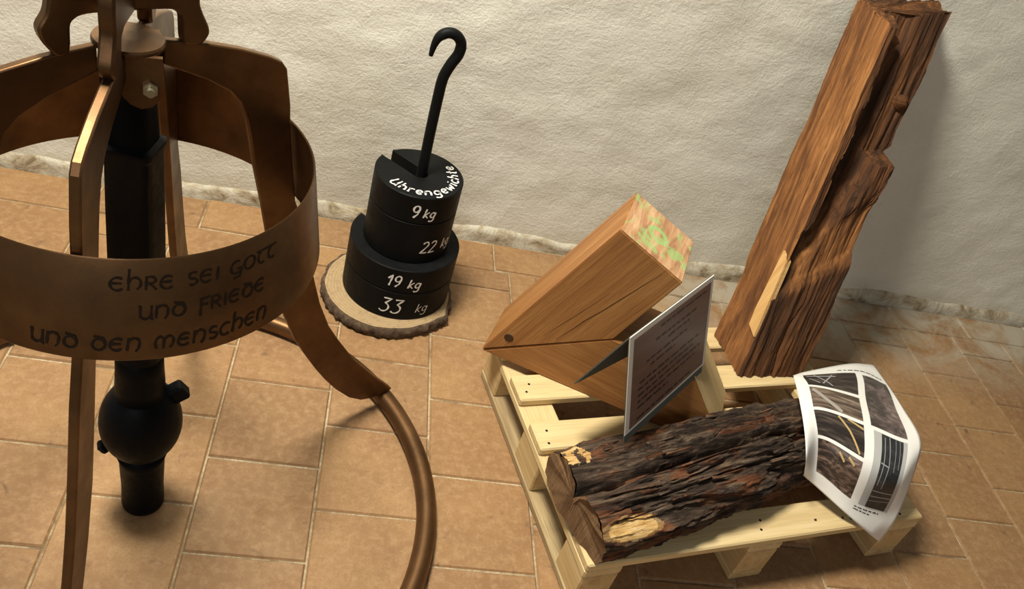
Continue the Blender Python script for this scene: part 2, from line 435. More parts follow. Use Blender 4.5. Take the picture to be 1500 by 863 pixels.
CROWN = [(-.086, .892), (-.0895, .878), (-.097, .865), (-.0955, .853), (-.09, .843), (-.08, .832), (-.068, .838), (-.066, .864), (-.062, .872), (-.053, .8765), (-.033, .878), (.032, .878), (.046, .874), (.052, .866), (.054, .838), (.062, .833), (.075, .833), (.084, .843), (.0845, .853), (.078, .868), (.073, .883), (.074, .9), (.07, .925), (.052, .944), (.02, .955), (-.02, .956), (-.058, .946), (-.08, .925)]
CROWN = [(r + .004, z) for r, z in CROWN]
for az in (37, 270.5):
    plate('crown_arch', rounded(CROWN), az, .017, MT['bronze'], bell, bev=.003)
lathe('hub_disc', [(.0, .838), (.037, .838), (.0385, .840), (.0385, .843), (.037, .8455), (.012, .847), (.0, .847)], MT['bronze'], bell, 40, False)
# band
n = 128; rings = []
for r, z in ((.2318, .578), (.2332, .577), (.2345, .579), (.2160, .7045), (.2148, .706), (.2134, .7045)):
    rings.append([(r * math.cos(2 * math.pi * k / n), r * math.sin(2 * math.pi * k / n), z) for k in range(n)])
V, F = loft(rings + [rings[0]], True, False, False)
V = V[:len(V) - n]; F = [tuple(i % (6 * n) for i in f) for f in F]
band = smooth_by_angle(mesh('inscription_band', V, F, MT['bronze'], bell), 40); band['label'] = 'wide bronze hoop engraved with a blessing in uncial letters'
def bmap(az0, z0):
    def f(x, y):
        z = z0 + y; r = .2345 + (.2160 - .2345) * (z - .579) / (.7045 - .579) + .0007
        a = R(az0) + x / r; return (r * math.cos(a), r * math.sin(a), z)
    return f
for txt, az0, z0 in (('ehre sei gott', -81, .669), ('und friede', -74, .6325), ('und den menschen', -101, .592)):
    letters('inscription', txt, UNC, .0262, .0028, bmap(az0, z0), MT['engrave_and_crack'], band, .05, label='engraved uncial words ' + txt)
# clevis that carries the clapper
a = R(16); e = Vector((math.cos(a), math.sin(a), 0)); nrm = Vector((math.sin(a), -math.cos(a), 0))
mb = Matrix(((e.x, nrm.x, 0, 0), (e.y, nrm.y, 0, 0), (0, 0, 1, 0), (0, 0, 0, 1)))
def clevis(off):
    bm = bmesh.new(); th = .006
    pts = [(-.010, .840), (.033, .840), (.033, .802), (.030, .789), (.022, .780), (.011, .777), (.000, .782), (-.008, .791), (-.010, .802)]
    vs = [bm.verts.new((x, off, z)) for x, z in pts]; f = bm.faces.new(vs); ex = bmesh.ops.extrude_face_region(bm, geom=[f])
    for v in ex['geom']:
        if isinstance(v, bmesh.types.BMVert): v.co.y += th
    return from_bm('clevis_plate', bm, MT['bronze'], bell, mat=mb)
c1 = clevis(.030); c2 = clevis(-.036)
bm = bmesh.new(); bmesh.ops.create_cone(bm, cap_ends=True, segments=6, radius1=.0085, radius2=.0085, depth=.006, matrix=Matrix.Translation((.020, .039, .803)) @ Matrix.Rotation(R(90), 4, 'X'))
bmesh.ops.create_cone(bm, cap_ends=True, segments=14, radius1=.0048, radius2=.0042, depth=.084, matrix=Matrix.Translation((.020, .006, .803)) @ Matrix.Rotation(R(90), 4, 'X'))
from_bm('bolt', bm, MT['bolt'], c1)['label'] = 'small zinc bolt'

# ------------------------------------------------------------------ clapper
cl = empty('bell_clapper', (BC[0] + .003, BC[1], 0)); tag(cl, 'black iron bell clapper hanging inside the openwork bronze bell', 'clapper')
rings = []; nn = 40
for z, hw, p_ in ((.36, .0330, 2.6), (.45, .0315, 4), (.50, .030, 7), (.62, .0285, 9), (.700, .0275, 9), (.705, .030, 9), (.712, .030, 9), (.716, .024, 6), (.78, .021, 5), (.815, .018, 4)):
    ring = []
    for k in range(nn):
        t = 2 * math.pi * k / nn; c, s_ = math.cos(t), math.sin(t)
        rr = hw / ((abs(c) ** p_ + abs(s_) ** p_) ** (1 / p_)); b = R(-8)
        ring.append((rr * math.cos(t + b), rr * math.sin(t + b), z))
    rings.append(ring)
V, F = loft(rings); smooth_by_angle(mesh('shaft', V, F, MT['iron'], cl), 30)
lathe('neck', [(.0, .27), (.036, .27), (.035, .30), (.0335, .33), (.033, .37), (.0, .37)], MT['iron'], cl, 40)
pr = []
for k in range(25):
    t = -90 + 180 * k / 24; pr.append((max(.0001, .0605 * math.cos(R(t))), .208 + .082 * math.sin(R(t)) * (1 if t > 0 else .93)))
lathe('ball', pr, MT['iron'], cl, 56)
lathe('tail', [(.0, .0), (.028, .0), (.0325, .004), (.0335, .012), (.0325, .05), (.0345, .12), (.039, .138), (.0, .15)], MT['iron'], cl, 40)
def lug(loc, d, sz):
    bm = box_bm((-sz[0], -sz[1], -sz[2]), sz, .004); q = Vector(d).to_track_quat('Z', 'Y').to_matrix().to_4x4()
    return from_bm('lug', bm, MT['iron'], cl, mat=Matrix.Translation(loc) @ q)
lug((.050, .018, .265), (.8, .25, .55), (.012, .015, .013)); lug((-.052, -.02, .160), (-.8, -.3, -.5), (.010, .010, .006))
st = from_bm('hanger_strap', box_bm((-.034, -.012, .70), (-.022, .012, .815), .003), MT['black'], cl, mat=Matrix.Rotation(R(16), 4, 'Z'))
from_bm('bolt', box_bm((-.040, -.006, .742), (-.030, .006, .754), .002), MT['black'], st)

# ------------------------------------------------------------------ wooden slice and clock weights
sl = empty('log_slice', (.1253, 1.559, 0)); tag(sl, 'round slice of tree trunk with bark under the black clock weights', 'log slice')
def rim(a): return .150 * (1 + .028 * fbm(math.cos(a) * 1.3, math.sin(a) * 1.3, 4, 4)) + .008 * math.exp(-((a - R(333)) / .09) ** 2)
n = 160; AA = [2 * math.pi * k / n for k in range(n)]
def ringz(off, z, amp=0): return [((rim(a) + off + amp * fbm(math.cos(a) * 12, math.sin(a) * 12, z * 50, 4)) * math.cos(a), (rim(a) + off + amp * fbm(math.cos(a) * 12, math.sin(a) * 12, z * 50, 4)) * math.sin(a), z) for a in AA]
t = NT('end_grain'); g = t.coord('Object'); ln = t.new('ShaderNodeVectorMath', operation='LENGTH'); t.link(g, ln.inputs[0])
nn1 = t.noise(g, 10, 4, .6); nn2 = t.noise(g, 90, 5, .7)
wv = t.math('SINE', t.math('MULTIPLY', t.math('ADD', ln.outputs['Value'], t.math('MULTIPLY', nn1, .016)), 900))
c = t.mix(t.math('MULTIPLY', t.math('ADD', wv, 1), .28), (.40, .29, .16), (.29, .20, .10)); c = t.mix(t.ramp(nn2, [(.5, (0, 0, 0)), (.75, (.8, .8, .8))]), c, (.20, .13, .07))
t.col(c); t.rough(.85); t.bump(nn2, .3, .003); MT['endgrain'] = t.m
t = NT('bark'); g = t.coord('Object'); n1 = t.noise(g, 70, 7, .75); t.col(t.ramp(n1, [(.35, (.045, .028, .016)), (.55, (.11, .07, .042)), (.75, (.24, .17, .11))])); t.rough(.95); t.bump(n1, .9, .006); MT['bark'] = t.m
V, F = loft([ringz(-.006, .001), ringz(-.006, .0265), ringz(-.012, .0275)]); smooth_by_angle(mesh('wood_disc', V, F, MT['endgrain'], sl), 30)
V, F = loft([ringz(-.010, .0005), ringz(.000, .002, .006), ringz(.003, .010, .008), ringz(.002, .018, .008), ringz(-.001, .0262, .004), ringz(-.0065, .0268)], True, False, False); mesh('bark', V, F, MT['bark'], sl, True)

WX, WY_ = .1433, 1.5725; SAZ = 140
def weight(r, z0, z1, label, texts):
    root = empty('clock_weight', (WX, WY_, z0)); tag(root, label, 'weight', None)
    h = z1 - z0; half = .0165; c, s_ = math.cos(R(SAZ)), math.sin(R(SAZ))
    out = []
    a0 = math.asin(half / r)
    for k in range(73): t_ = a0 + (2 * math.pi - 2 * a0) * k / 72; out.append((r * math.cos(t_), r * math.sin(t_)))
    for k in range(13): t_ = R(-90 + -180 * k / 12); out.append((half * 1.05 * math.cos(t_), half * math.sin(t_)))
    out = [(x * c - y * s_, x * s_ + y * c) for x, y in out]
    b = .0022; rings = []
    def inset(d):  # approximate inset toward the solid
        N = len(out); res = []
        for i in range(N):
            p0 = Vector(out[i - 1]); p1 = Vector(out[(i + 1) % N]); tn = (p1 - p0).normalized(); nv = Vector((-tn.y, tn.x)); res.append((out[i][0] + nv.x * d, out[i][1] + nv.y * d))
        return res
    for d, z in ((b, 0.0003), (0, b), (0, h - b), (b, h - .0003)): rings.append([(x, y, z) for x, y in inset(d)])
    V, F = loft(rings)
    body = smooth_by_angle(mesh('weight_body', V, F, MT['black'], root), 30)
    for tx, az, z, size, sw in texts:
        def mp(x, y, az=az, z=z): t_ = R(az) + x / r; rr = r + .0008; return (rr * math.cos(t_), rr * math.sin(t_), z - z0 + y)
        letters('painted_lettering', tx, HAND, size, sw, mp, MT['white'], body, .18, label='hand painted white characters ' + tx)
    return root, body
weight(.124, .0275, .105, 'wide black iron clock weight marked 33 kg at the bottom of the stack', [('33', -107, .046, .040, .0036), ('kg', -69, .050, .026, .0018)])
weight(.124, .105, .169, 'wide black iron clock weight marked 19 kg second from the bottom of the stack', [('19', -105, .122, .031, .0034), ('kg', -83, .122, .026, .0032)])
weight(.096, .169, .275, 'narrow black iron clock weight marked 22 kg under the topmost weight', [('22', -74, .198, .031, .0034), ('kg', -42, .202, .026, .0030)])
root, body = weight(.096, .275, .342, 'narrow black iron clock weight marked 9 kg with Uhrengewichte lettered on its top', [('9', -96, .291, .031, .0036), ('kg', -80, .293, .024, .0032)])
def tmap(x, y): a_ = R(-140) + x / .0645; r_ = .0845 - y; return (r_ * math.cos(a_), r_ * math.sin(a_), .0675 + .0003)
letters('painted_lettering', 'Uhrengewichte', HAND, .0250, .0031, tmap, MT['white'], body, .10, track=.0017, label='white hand painted word Uhrengewichte')

# hook
hk = empty('hook_rod', (WX, WY_, .0)); tag(hk, 'black iron rod with a curled hook rising from the stacked clock weights', 'hook')
def catmull(P, n=6):
    P = [Vector(p) for p in P]; out = []
    for i in range(len(P) - 1):
        a, b, c, d = P[max(i - 1, 0)], P[i], P[i + 1], P[min(i + 2, len(P) - 1)]
        for k in range(n):
            t = k / n; out.append(.5 * ((2 * b) + (c - a) * t + (2 * a - 5 * b + 4 * c - d) * t * t + (3 * b - a - 3 * c + d) * t ** 3))
    out.append(P[-1]); return out
hp = [(.004, .03), (.004, .2), (.004, .344), (.003, .44), (.003, .519), (.0045, .565), (.0137, .5956), (.0245, .6195), (.0255, .640), (.0172, .6535), (.004, .660), (-.0092, .658), (-.0206, .648), (-.0265, .631), (-.029, .609)]
a = R(10); hpath = catmull([(r * math.cos(a), r * math.sin(a), z) for r, z in hp], 6)
nh = len(hpath); rad = [.0112 if k < nh * .55 else .0112 * (1 - .08 * (k / nh)) for k in range(nh)]
for k in range(nh):
    u = k / (nh - 1)
    if u > .82: rad[k] = .0104 - (.0104 - .0042) * (u - .82) / .18
tube('hook_shaft', hpath, rad, MT['black'], hk, 16)

# ------------------------------------------------------------------ pallet
PW, PL, PH = .763, .5653, .1288
pal = empty('pallet', (.4867, .7908, 0), .2492); tag(pal, 'small wooden pallet of pale pine boards carrying the old beams', 'pallet')
bw, pitch = .0693, .124; xsr = [(0, .075), (PW / 2 - .0375, PW / 2 + .0375), (PW - .075, PW)]
ysb = [(0, .085), (PL / 2 - .05, PL / 2 + .05), (PL - .085, PL)]
for i in range(5):
    plank('deck_board', (0.0, i * pitch, PH - .0185), (PW + random.uniform(-.003, .003), i * pitch + bw, PH), MT['pine'], pal, .003)
for k, (x0, x1) in enumerate(xsr):
    plank('stringer_board', (x0, .0, PH - .038), (x1, PL, PH - .0186), MT['pine'], pal, .003, 1)
    plank('bottom_runner', (x0, 0.0, 0.0005), (x1, PL, .0185), MT['pine_old'] if k == 0 else MT['pine_block'], pal, .003, 1)
    for y0, y1 in ysb: plank('spacer_block', (x0 + .002, y0 + (.002 if y0 else 0), .0186), (x1 - .002, y1 - .002, PH - .0381), MT['pine_block'], pal, .003, 1)
# nail heads
for i in range(5):
    for k, (x0, x1) in enumerate(xsr):
        for dx, dy in ((.022, .018), (.03, .047)):
            bm = bmesh.new(); bmesh.ops.create_cone(bm, cap_ends=True, segments=8, radius1=.0028, radius2=.0026, depth=.0012, matrix=Matrix.Translation((x0 + dx + random.uniform(-.006, .006), i * pitch + dy + random.uniform(-.006, .006), PH)))
            from_bm('nail_head', bm, MT['iron'], pal)

# ------------------------------------------------------------------ squared timber leaning on the cut sill piece
T0 = Vector((.318, 1.279, PH)); az = R(-22.0); dv = Vector((math.cos(az), math.sin(az), 0)); nv = Vector((-math.sin(az), math.cos(az), 0))
MTX = Matrix(((dv.x, nv.x, 0, T0.x), (dv.y, nv.y, 0, T0.y), (0, 0, 1, T0.z), (0, 0, 0, 1)))
def prism(name, pts, t, m, mtx, grain, label, cat, bev=.002, ext=0.0):
    bm = bmesh.new(); vs = [bm.verts.new((u, 0, z)) for u, z in pts]; f = bm.faces.new(vs)
    ex = bmesh.ops.extrude_face_region(bm, geom=[f])
    for v in ex['geom']:
        if isinstance(v, bmesh.types.BMVert): v.co.y += t
    bmesh.ops.bevel(bm, geom=list(bm.edges), offset=bev, segments=2, affect='EDGES')
    o = from_bm(name, bm, m, None); o.matrix_world = mtx
    g = Vector((grain[0], 0, grain[1])).normalized(); p = Vector((-g.z, 0, g.x))
    set_gc(o, lambda c: (c.dot(g), c.dot(p), c.y))
    return tag(o, label, cat)
# timber material with green paint on the upper end: painted marks live on the end grain
def m_end():
    t = NT('painted_end_grain'); g = t.coord(attr='gc', scale=(1, 1, 1)); gs = t.coord(attr='gc', scale=(8, 70, 12)); n = t.noise(gs, 1, 5, .6, .6)
    c = t.ramp(n, [(.3, (.22, .10, .05)), (.5, (.44, .24, .12)), (.7, (.58, .38, .22))])
    n2 = t.noise(g, 26, 4, .6, 1.0); n3 = t.noise(g, 300, 3, .7)
    sep = t.new('ShaderNodeSeparateXYZ'); t.link(g, sep.inputs[0])
    ctr = t.new('ShaderNodeVectorMath', operation='DISTANCE'); t.link(g, ctr.inputs[0]); ctr.inputs[1].default_value = (0.0, .072, .074)
    ringm = t.ramp(ctr.outputs['Value'], [(.0, (0, 0, 0)), (.011, (0, 0, 0)), (.015, (1, 1, 1)), (.022, (1, 1, 1)), (.027, (0, 0, 0))])
    blot = t.ramp(n2, [(.52, (0, 0, 0)), (.60, (1, 1, 1))])
    m = t.math('MULTIPLY', t.math('MAXIMUM', t.math('MULTIPLY', blot, .8), ringm), t.ramp(n3, [(.36, (.25, .25, .25)), (.5, (1, 1, 1))]))
    t.col(t.mix(t.math('MULTIPLY', m, .85), c, (.22, .50, .16))); t.rough(.85); t.bump(n, .4, .003); return t.m
MT['endpaint'] = m_end()
# leaning timber: polygon T, D, C, S in the vertical plane
lt = prism('squared_timber', [(0, 0.004), (.1713, .3932), (.3095, .3385), (.2382, .1602)], .15, MT['timber'], MTX, (.40, .917),
      'squared orange-brown timber leaning upright with green paint marks on its sawn end', 'timber')
gd = Vector((.40, 0, .917)); 
bm = bmesh.new(); D = Vector((.1713, 0, .3932)); C = Vector((.3095, 0, .3385)); ev = (C - D); ov = gd.normalized() * .0006; e1 = ev.normalized()
q = [D + e1 * .002 + Vector((0, .002, 0)), C - e1 * .002 + Vector((0, .002, 0)), C - e1 * .002 + Vector((0, .148, 0)), D + e1 * .002 + Vector((0, .148, 0))]
me_v = [p + ov for p in q] + [p - ov for p in q]
eg = mesh('painted_end', me_v, [(0, 1, 2, 3), (4, 5, 6, 7), (0, 1, 5, 4), (1, 2, 6, 5), (2, 3, 7, 6), (3, 0, 4, 7)], MT['endpaint'], lt,
     gc=[(0, 0, 0), (0, .148, 0), (0, .148, .148), (0, 0, .148)] * 2); eg['label'] = 'sawn end with green paint marks'
# knot on its face, and flat dark strips painting the shade of drying cracks
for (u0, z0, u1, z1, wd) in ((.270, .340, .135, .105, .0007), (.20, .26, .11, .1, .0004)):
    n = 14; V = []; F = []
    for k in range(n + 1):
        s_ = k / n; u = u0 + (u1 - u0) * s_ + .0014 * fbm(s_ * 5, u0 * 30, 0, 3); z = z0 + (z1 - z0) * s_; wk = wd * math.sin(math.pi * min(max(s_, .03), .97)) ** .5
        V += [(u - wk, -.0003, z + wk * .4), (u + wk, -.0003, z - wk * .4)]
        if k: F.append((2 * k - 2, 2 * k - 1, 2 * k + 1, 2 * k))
    mesh('drying_crack_shade', V, F, MT['engrave_and_crack'], lt)
bm = bmesh.new(); bmesh.ops.create_cone(bm, cap_ends=True, segments=18, radius1=.0105, radius2=.0095, depth=.0012, matrix=Matrix.Translation((.046, -.0002, .060)) @ Matrix.Rotation(R(90), 4, 'X')); 
MT['knot'] = m_plain('dark_knot', (.055, .022, .009), .6)
kn = from_bm('knot', bm, MT['knot'], lt)
# the sill piece below it
base = prism('cut_sill_timber', [(.001, 0.0005), (.238, .1585), (.40, .1585), (.505, .03), (.51, .0005)], .15, MT['timber'], MTX, (1, -.12),
      'brown timber offcut with slanted ends lying under the leaning squared timber', 'timber')
# lighter bare right end slope is a chamfered cut
q = [(.402, .004, .158), (.506, .004, .0305), (.506, .146, .0305), (.402, .146, .158)]
ofs = Vector((.777, 0, .63)) * .0006
es = mesh('slanted_end', [Vector(p) + ofs for p in q] + [Vector(p) - ofs for p in q], [(0, 1, 2, 3), (4, 5, 6, 7), (0, 1, 5, 4), (1, 2, 6, 5), (2, 3, 7, 6), (3, 0, 4, 7)], MT['pine_block'], base,
     gc=[(0, 0, 0), (.16, 0, 0), (.16, .14, 0), (0, .14, 0)] * 2); es['label'] = 'paler sawn slanted end'

# ------------------------------------------------------------------ old decayed beam standing upright
def m_decay(name, cols, dark_bias=.0, sc=(5, 80, 80), bs=.8, bd=.006):
    t = NT(name); g = t.coord(attr='gc', scale=sc); n = t.noise(g, 1, 8, .68, .6)
    g2 = t.coord(attr='gc', scale=(3, 14, 14)); n2 = t.noise(g2, 1, 6, .65, .8)
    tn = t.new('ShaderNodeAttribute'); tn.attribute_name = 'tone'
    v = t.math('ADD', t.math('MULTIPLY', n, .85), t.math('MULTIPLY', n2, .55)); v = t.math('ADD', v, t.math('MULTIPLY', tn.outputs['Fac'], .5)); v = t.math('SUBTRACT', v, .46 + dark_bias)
    c = t.ramp(v, cols); t.col(c); t.rough(.82); t.spec(.25); t.bump(t.math('ADD', n, t.math('MULTIPLY', n2, .4)), bs, bd); return t.m
MT['oldbeam'] = m_decay('weathered_oak', [(.12, (.016, .008, .005)), (.30, (.050, .022, .010)), (.46, (.13, .052, .018)), (.62, (.27, .115, .036)), (.78, (.42, .205, .075)), (.95, (.62, .38, .18))])
B1 = Vector((.913, 1.314, PH + .002)); pa = R(10); ep = Vector((math.cos(pa), math.sin(pa), 0)); eq = Vector((-math.sin(pa), math.cos(pa), 0)); ax = Vector((.15, .39, .70))
Wb, Qb = .166, .137
NT_, rings, gcs, tones = 240, [], [], []
def depth(p, t_):
    # how far the front face is rotted away: open channel above the ledge, a groove running down beside the left plank
    d = .052 * sstep(.630, .637, t_ + .008 * fbm(p * 30, t_ * 3, 1, 3)) * sstep(.022, .036, p + .006 * fbm(t_ * 18, 2, 2, 4))
    g = .075 * sstep(.30, .42, t_) * sstep(.020, .030, p + .005 * fbm(t_ * 14, 5, 2, 4)) * (1 - sstep(.04 + .05 * sstep(.3, .62, t_), .065 + .06 * sstep(.3, .62, t_), p))
    cr = .010 * math.exp(-((p - .085 - .02 * fbm(t_ * 5, 1, 8, 3)) / .0025) ** 2) * (1 - sstep(.32, .36, t_))
    sl = .014 * sstep(.26, .30, t_ - .8 * (p - .06)) * (1 - sstep(.40, .50, t_ - .8 * (p - .06)))
    return max(d, g) + cr + sl
for i in range(NT_ + 1):
    t_ = i / NT_; ring = []; base_p = B1 + ax * t_
    wl = .010 * (1 - sstep(0, .22, t_)) * .4 + .004 * fbm(t_ * 4, 9, 1, 3)
    Wt = Wb + .014 * sstep(.64, .66, t_) + .006 * sstep(.6, 1.0, t_) + .0045 * fbm(t_ * 9, 3, 3, 5)
    seq = []
    for k in range(60): seq.append(('L', k / 60))       # left face, back to front
    for k in range(90): seq.append(('F', k / 90))
    for k in range(18): seq.append(('R', k / 18))
    for k in range(14): seq.append(('B', k / 14))
    for s_, u in seq:
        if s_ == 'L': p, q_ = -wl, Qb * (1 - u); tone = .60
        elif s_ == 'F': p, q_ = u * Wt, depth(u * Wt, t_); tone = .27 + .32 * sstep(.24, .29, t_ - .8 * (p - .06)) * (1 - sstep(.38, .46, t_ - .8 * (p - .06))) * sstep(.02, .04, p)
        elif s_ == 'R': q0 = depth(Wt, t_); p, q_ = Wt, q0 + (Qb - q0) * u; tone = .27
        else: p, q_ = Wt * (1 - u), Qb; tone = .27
        along = t_ * .815
        f1 = fbm(along * 5, p * 60 + 3, q_ * 60, 5); f2 = fbm(along * 22, p * 160, q_ * 160 + 5, 3)
        amp = .0052 if s_ in 'LB' else .0075
        dsp = amp * f1 * .8 + .0014 * f2
        rg = 1 - abs(noise.noise(Vector((along * 2.2, q_ * 75 + p * 75, 3.3)))); rc = sstep(.90, .985, rg) * sstep(-.1, .25, noise.noise(Vector((along * 3, q_ * 20, 9))))
        if s_ in 'LF': dsp -= .0048 * rc if s_ == 'L' else -.006 * rc
        if s_ == 'L': p -= dsp
        elif s_ == 'F': q_ += dsp
        elif s_ == 'R': p += dsp * 1.4
        else: q_ += 0
        # end raggedness
        if i == NT_: pass
        tt = ax * 0
        if t_ > .97: tt = ax * (.018 * fbm(p * 30, q_ * 30, 4, 4) * (t_ - .97) / .03 + (p / Wb) * .035 * (t_ - .97) / .03)
        ring.append(base_p + ep * p + eq * q_ + tt); gcs.append((along, p, q_)); tones.append(tone)
    rings.append(ring)
V, F = loft(rings, True, False, False); nr = len(rings[0])
# end caps as fans
for row in (0, NT_):
    c = sum((Vector(v) for v in rings[row]), Vector()) / nr
    if row == NT_: c = B1 + ax * 1.0 + ep * .012 + eq * .09
    V.append(c); gcs.append((row / NT_ * .815, .08, .07)); tones.append(.5); ci = len(V) - 1
    for k in range(nr): F.append((row * nr + k, row * nr + (k + 1) % nr, ci))
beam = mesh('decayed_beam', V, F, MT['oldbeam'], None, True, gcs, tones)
smooth_by_angle(beam, 50); tag(beam, 'tall rotted oak beam with a hollowed side standing on the pallet and leaning on the wall', 'beam')
# bare repair patch let into the left face near the foot
MT['patch'] = m_wood('bare_wood', (.72, .48, .22), (.62, .38, .15), (.42, .22, .08), 1, .7)
def onleft(t_, q_): return B1 + ax * t_ + eq * q_ - ep * .0055
pts = [onleft(.335, .004), onleft(.315, .003), onleft(.115, .003), onleft(.125, .034), onleft(.17, .036), onleft(.350, .026)]
bk = [p + ep * .014 for p in pts]; n = len(pts)
mesh('inset_patch', pts + bk, [tuple(range(n)), tuple(range(n, 2 * n))] + [(k, (k + 1) % n, n + (k + 1) % n, n + k) for k in range(n)], MT['patch'], beam,
     gc=[(v - B1).dot(ax.normalized()) and ((v - B1).dot(ax.normalized()), (v - B1).dot(eq), 0) for v in pts + bk])['label'] = 'pale bare wood patch'
# peg
pk = B1 + ax * .785 + ep * .150 + eq * .044
bm = bmesh.new(); bmesh.ops.create_uvsphere(bm, u_segments=14, v_segments=9, radius=1.0)
for v in bm.verts:
    f = 1 + .25 * fbm(v.co.x * 1.5, v.co.y * 1.5, v.co.z * 1.5, 3); v.co = Vector((v.co.x * .019 * f, v.co.y * .016 * f, v.co.z * .017 * f))
pg = from_bm('wooden_peg', bm, MT['oldbeam'], beam, True); pg.location = pk + eq * .004
set_gc(pg); a_ = pg.data.attributes.new('tone', 'FLOAT', 'POINT'); a_.data.foreach_set('value', np.full(len(pg.data.vertices), .42, dtype=np.float32))
# torn fibre knot high in the channel
pk = B1 + ax * .945 + ep * .045 + eq * .046
bm = bmesh.new(); bmesh.ops.create_uvsphere(bm, u_segments=14, v_segments=9, radius=1.0)
for v in bm.verts:
    f = 1 + .3 * fbm(v.co.x * 1.3, v.co.y * 1.3 + 4, v.co.z * 1.3, 3); v.co = Vector((v.co.x * .026 * f, v.co.y * .02 * f, v.co.z * .014 * f))
pg = from_bm('torn_splinter', bm, MT['oldbeam'], beam, True); pg.location = pk
set_gc(pg); a_ = pg.data.attributes.new('tone', 'FLOAT', 'POINT'); a_.data.foreach_set('value', np.full(len(pg.data.vertices),   .36, dtype=np.float32))

# ------------------------------------------------------------------ rotted log lying on the pallet
LA = R(21); ex = Vector((math.cos(LA), math.sin(LA), 0)); ey = Vector((-math.sin(LA), math.cos(LA), 0)); LO = Vector((.463, .89, PH))
def m_log():
    t = NT('rotten_wood'); g = t.coord(attr='gc', scale=(9, 85, 85)); n = t.noise(g, 1, 9, .75, .5)
    g2 = t.coord(attr='gc', scale=(6, 20, 20)); n2 = t.noise(g2, 1, 7, .68, .6)
    g3 = t.coord(attr='gc', scale=(30, 140, 140)); n3 = t.noise(g3, 1, 4, .7)
    c = t.ramp(n, [(.34, (.010, .007, .006)), (.46, (.040, .027, .020)), (.55, (.105, .072, .050)), (.66, (.21, .155, .11)), (.80, (.34, .27, .20))])
    red = t.ramp(n2, [(.50, (0, 0, 0)), (.62, (.9, .9, .9))])
    c = t.mix(red, c, t.ramp(n, [(.30, (.05, .018, .009)), (.5, (.17, .062, .026)), (.75, (.36, .15, .055))]))
    blk = t.ramp(n2, [(.34, (.9, .9, .9)), (.45, (0, 0, 0))]); c = t.mix(blk, c, (.022, .014, .010))
    tn = t.new('ShaderNodeAttribute'); tn.attribute_name = 'tone'
    lightc = t.ramp(n3, [(.3, (.40, .20, .06)), (.5, (.66, .42, .16)), (.7, (.80, .62, .34))])
    c = t.mix(t.ramp(tn.outputs['Fac'], [(.5, (0, 0, 0)), (.75, (1, 1, 1))]), c, lightc)
    t.col(c); t.rough(.88); t.spec(.22); t.bump(t.math('ADD', n, t.math('MULTIPLY', n3, .35)), 1.0, .007); return t.m
MT['log'] = m_log()
LL = .66; NS = 220; rings = []; gcs = []; tones = []
def top_h(y, s):
    w0, w1 = -.10 + .04 * sstep(.1, .66, s), .096
    u = (y - w0) / (w1 - w0)
    hb = .083 + .03 * sstep(0, .35, s)
    h = hb * (1 - .30 * abs(2 * u - 1) ** 3.2) + .012 * math.sin(math.pi * max(0, min(1, u)))
    gv = .46 + .02 * math.sin(s * 9)
    h -= (.040 - .008 * sstep(.1, .5, s)) * math.exp(-((u - gv) / .045) ** 2)
    h -= .010 * math.exp(-((u - .78) / .03) ** 2) * sstep(.05, .2, s)
    return h * (1 - .10 * sstep(.38, .50, s) * 1.7)
for i in range(NS + 1):
    s = LL * i / NS; ring = []
    y0, y1 = -.10 + .04 * sstep(.1, .66, s), .096
    seq = [('f', k / 22) for k in range(22)] + [('t', k / 124) for k in range(124)] + [('b', k / 16) for k in range(16)] + [('u', k / 14) for k in range(14)]
    for sd, u in seq:
        if sd == 'f': zt_ = top_h(y0, s); y = y0 + .022 * (math.sin(math.pi * u)) * -.35 + .03 * sstep(.35, 0, u) * .0; z = zt_ * u; y += .030 * (1 - u) * sstep(.03, .2, s) * .35
        elif sd == 't': y = y0 + (y1 - y0) * u; z = top_h(y, s)
        elif sd == 'b': z = top_h(y1, s) * (1 - u); y = y1 + .008 * math.sin(math.pi * u)
        else: y = y1 + (y0 - y1) * u; z = 0.0
        f1 = fbm(s * 6, y * 42, z * 42 + 2, 6); f2 = fbm(s * 26, y * 150, z * 150, 4); rg = 1 - abs(noise.noise(Vector((s * 4, y * 70, z * 70)))); rg2 = sstep(.86, .98, 1 - abs(noise.noise(Vector((s * 5 + 4, y * 46, z * 46)))))
        amp = sstep(0, .05, s) * .75 + .25
        dsp = amp * (.0115 * f1 + .0042 * f2 + .009 * (rg - .75) - .0085 * rg2)
        cy_, cz_ = (y0 + y1) / 2, .045
        dirv = Vector((0, y - cy_, (z - cz_) * 1.3)); dirv.normalize()
        yy, zz = y + dirv.y * dsp, z + dirv.z * dsp
        if sd == 'u': zz = .0005 + abs(dsp) * .2
        zz = max(zz, .0004)
        so = s
        if i < 3: so = s - .012 * math.sin(max(0, min(1, (yy + .1) / .2)) * math.pi) * (1 - i / 3) + .006 * fbm(yy * 20, zz * 20, 1, 4)
        tone = 0.0
        # two chopped spots of bare yellow wood near the sawn end
        e_ = ((s - .055) / .055) ** 2 + ((yy + .093) / .02) ** 2 + ((zz - .075) / .022) ** 2
        if e_ < 1.4: tone = 1.0 if e_ < .9 else .6
        e2 = ((s - .018) / .028) ** 2 + ((yy - .062) / .030) ** 2 + ((zz - .075) / .03) ** 2
        if e2 < 1.2: tone = max(tone, .75 if fbm(s * 60, yy * 60, zz * 60, 4) > -.05 else .3)
        ring.append(LO + ex * so + ey * yy + Vector((0, 0, zz))); gcs.append((so, yy, zz)); tones.append(tone)
    rings.append(ring)
V, F = loft(rings, True, False, True)
log = smooth_by_angle(mesh('rotted_log', V, F, MT['log'], None, True, gcs, tones), 60)
tag(log, 'rotten fibrous log lying on the pallet under the draped photo sheet', 'log')
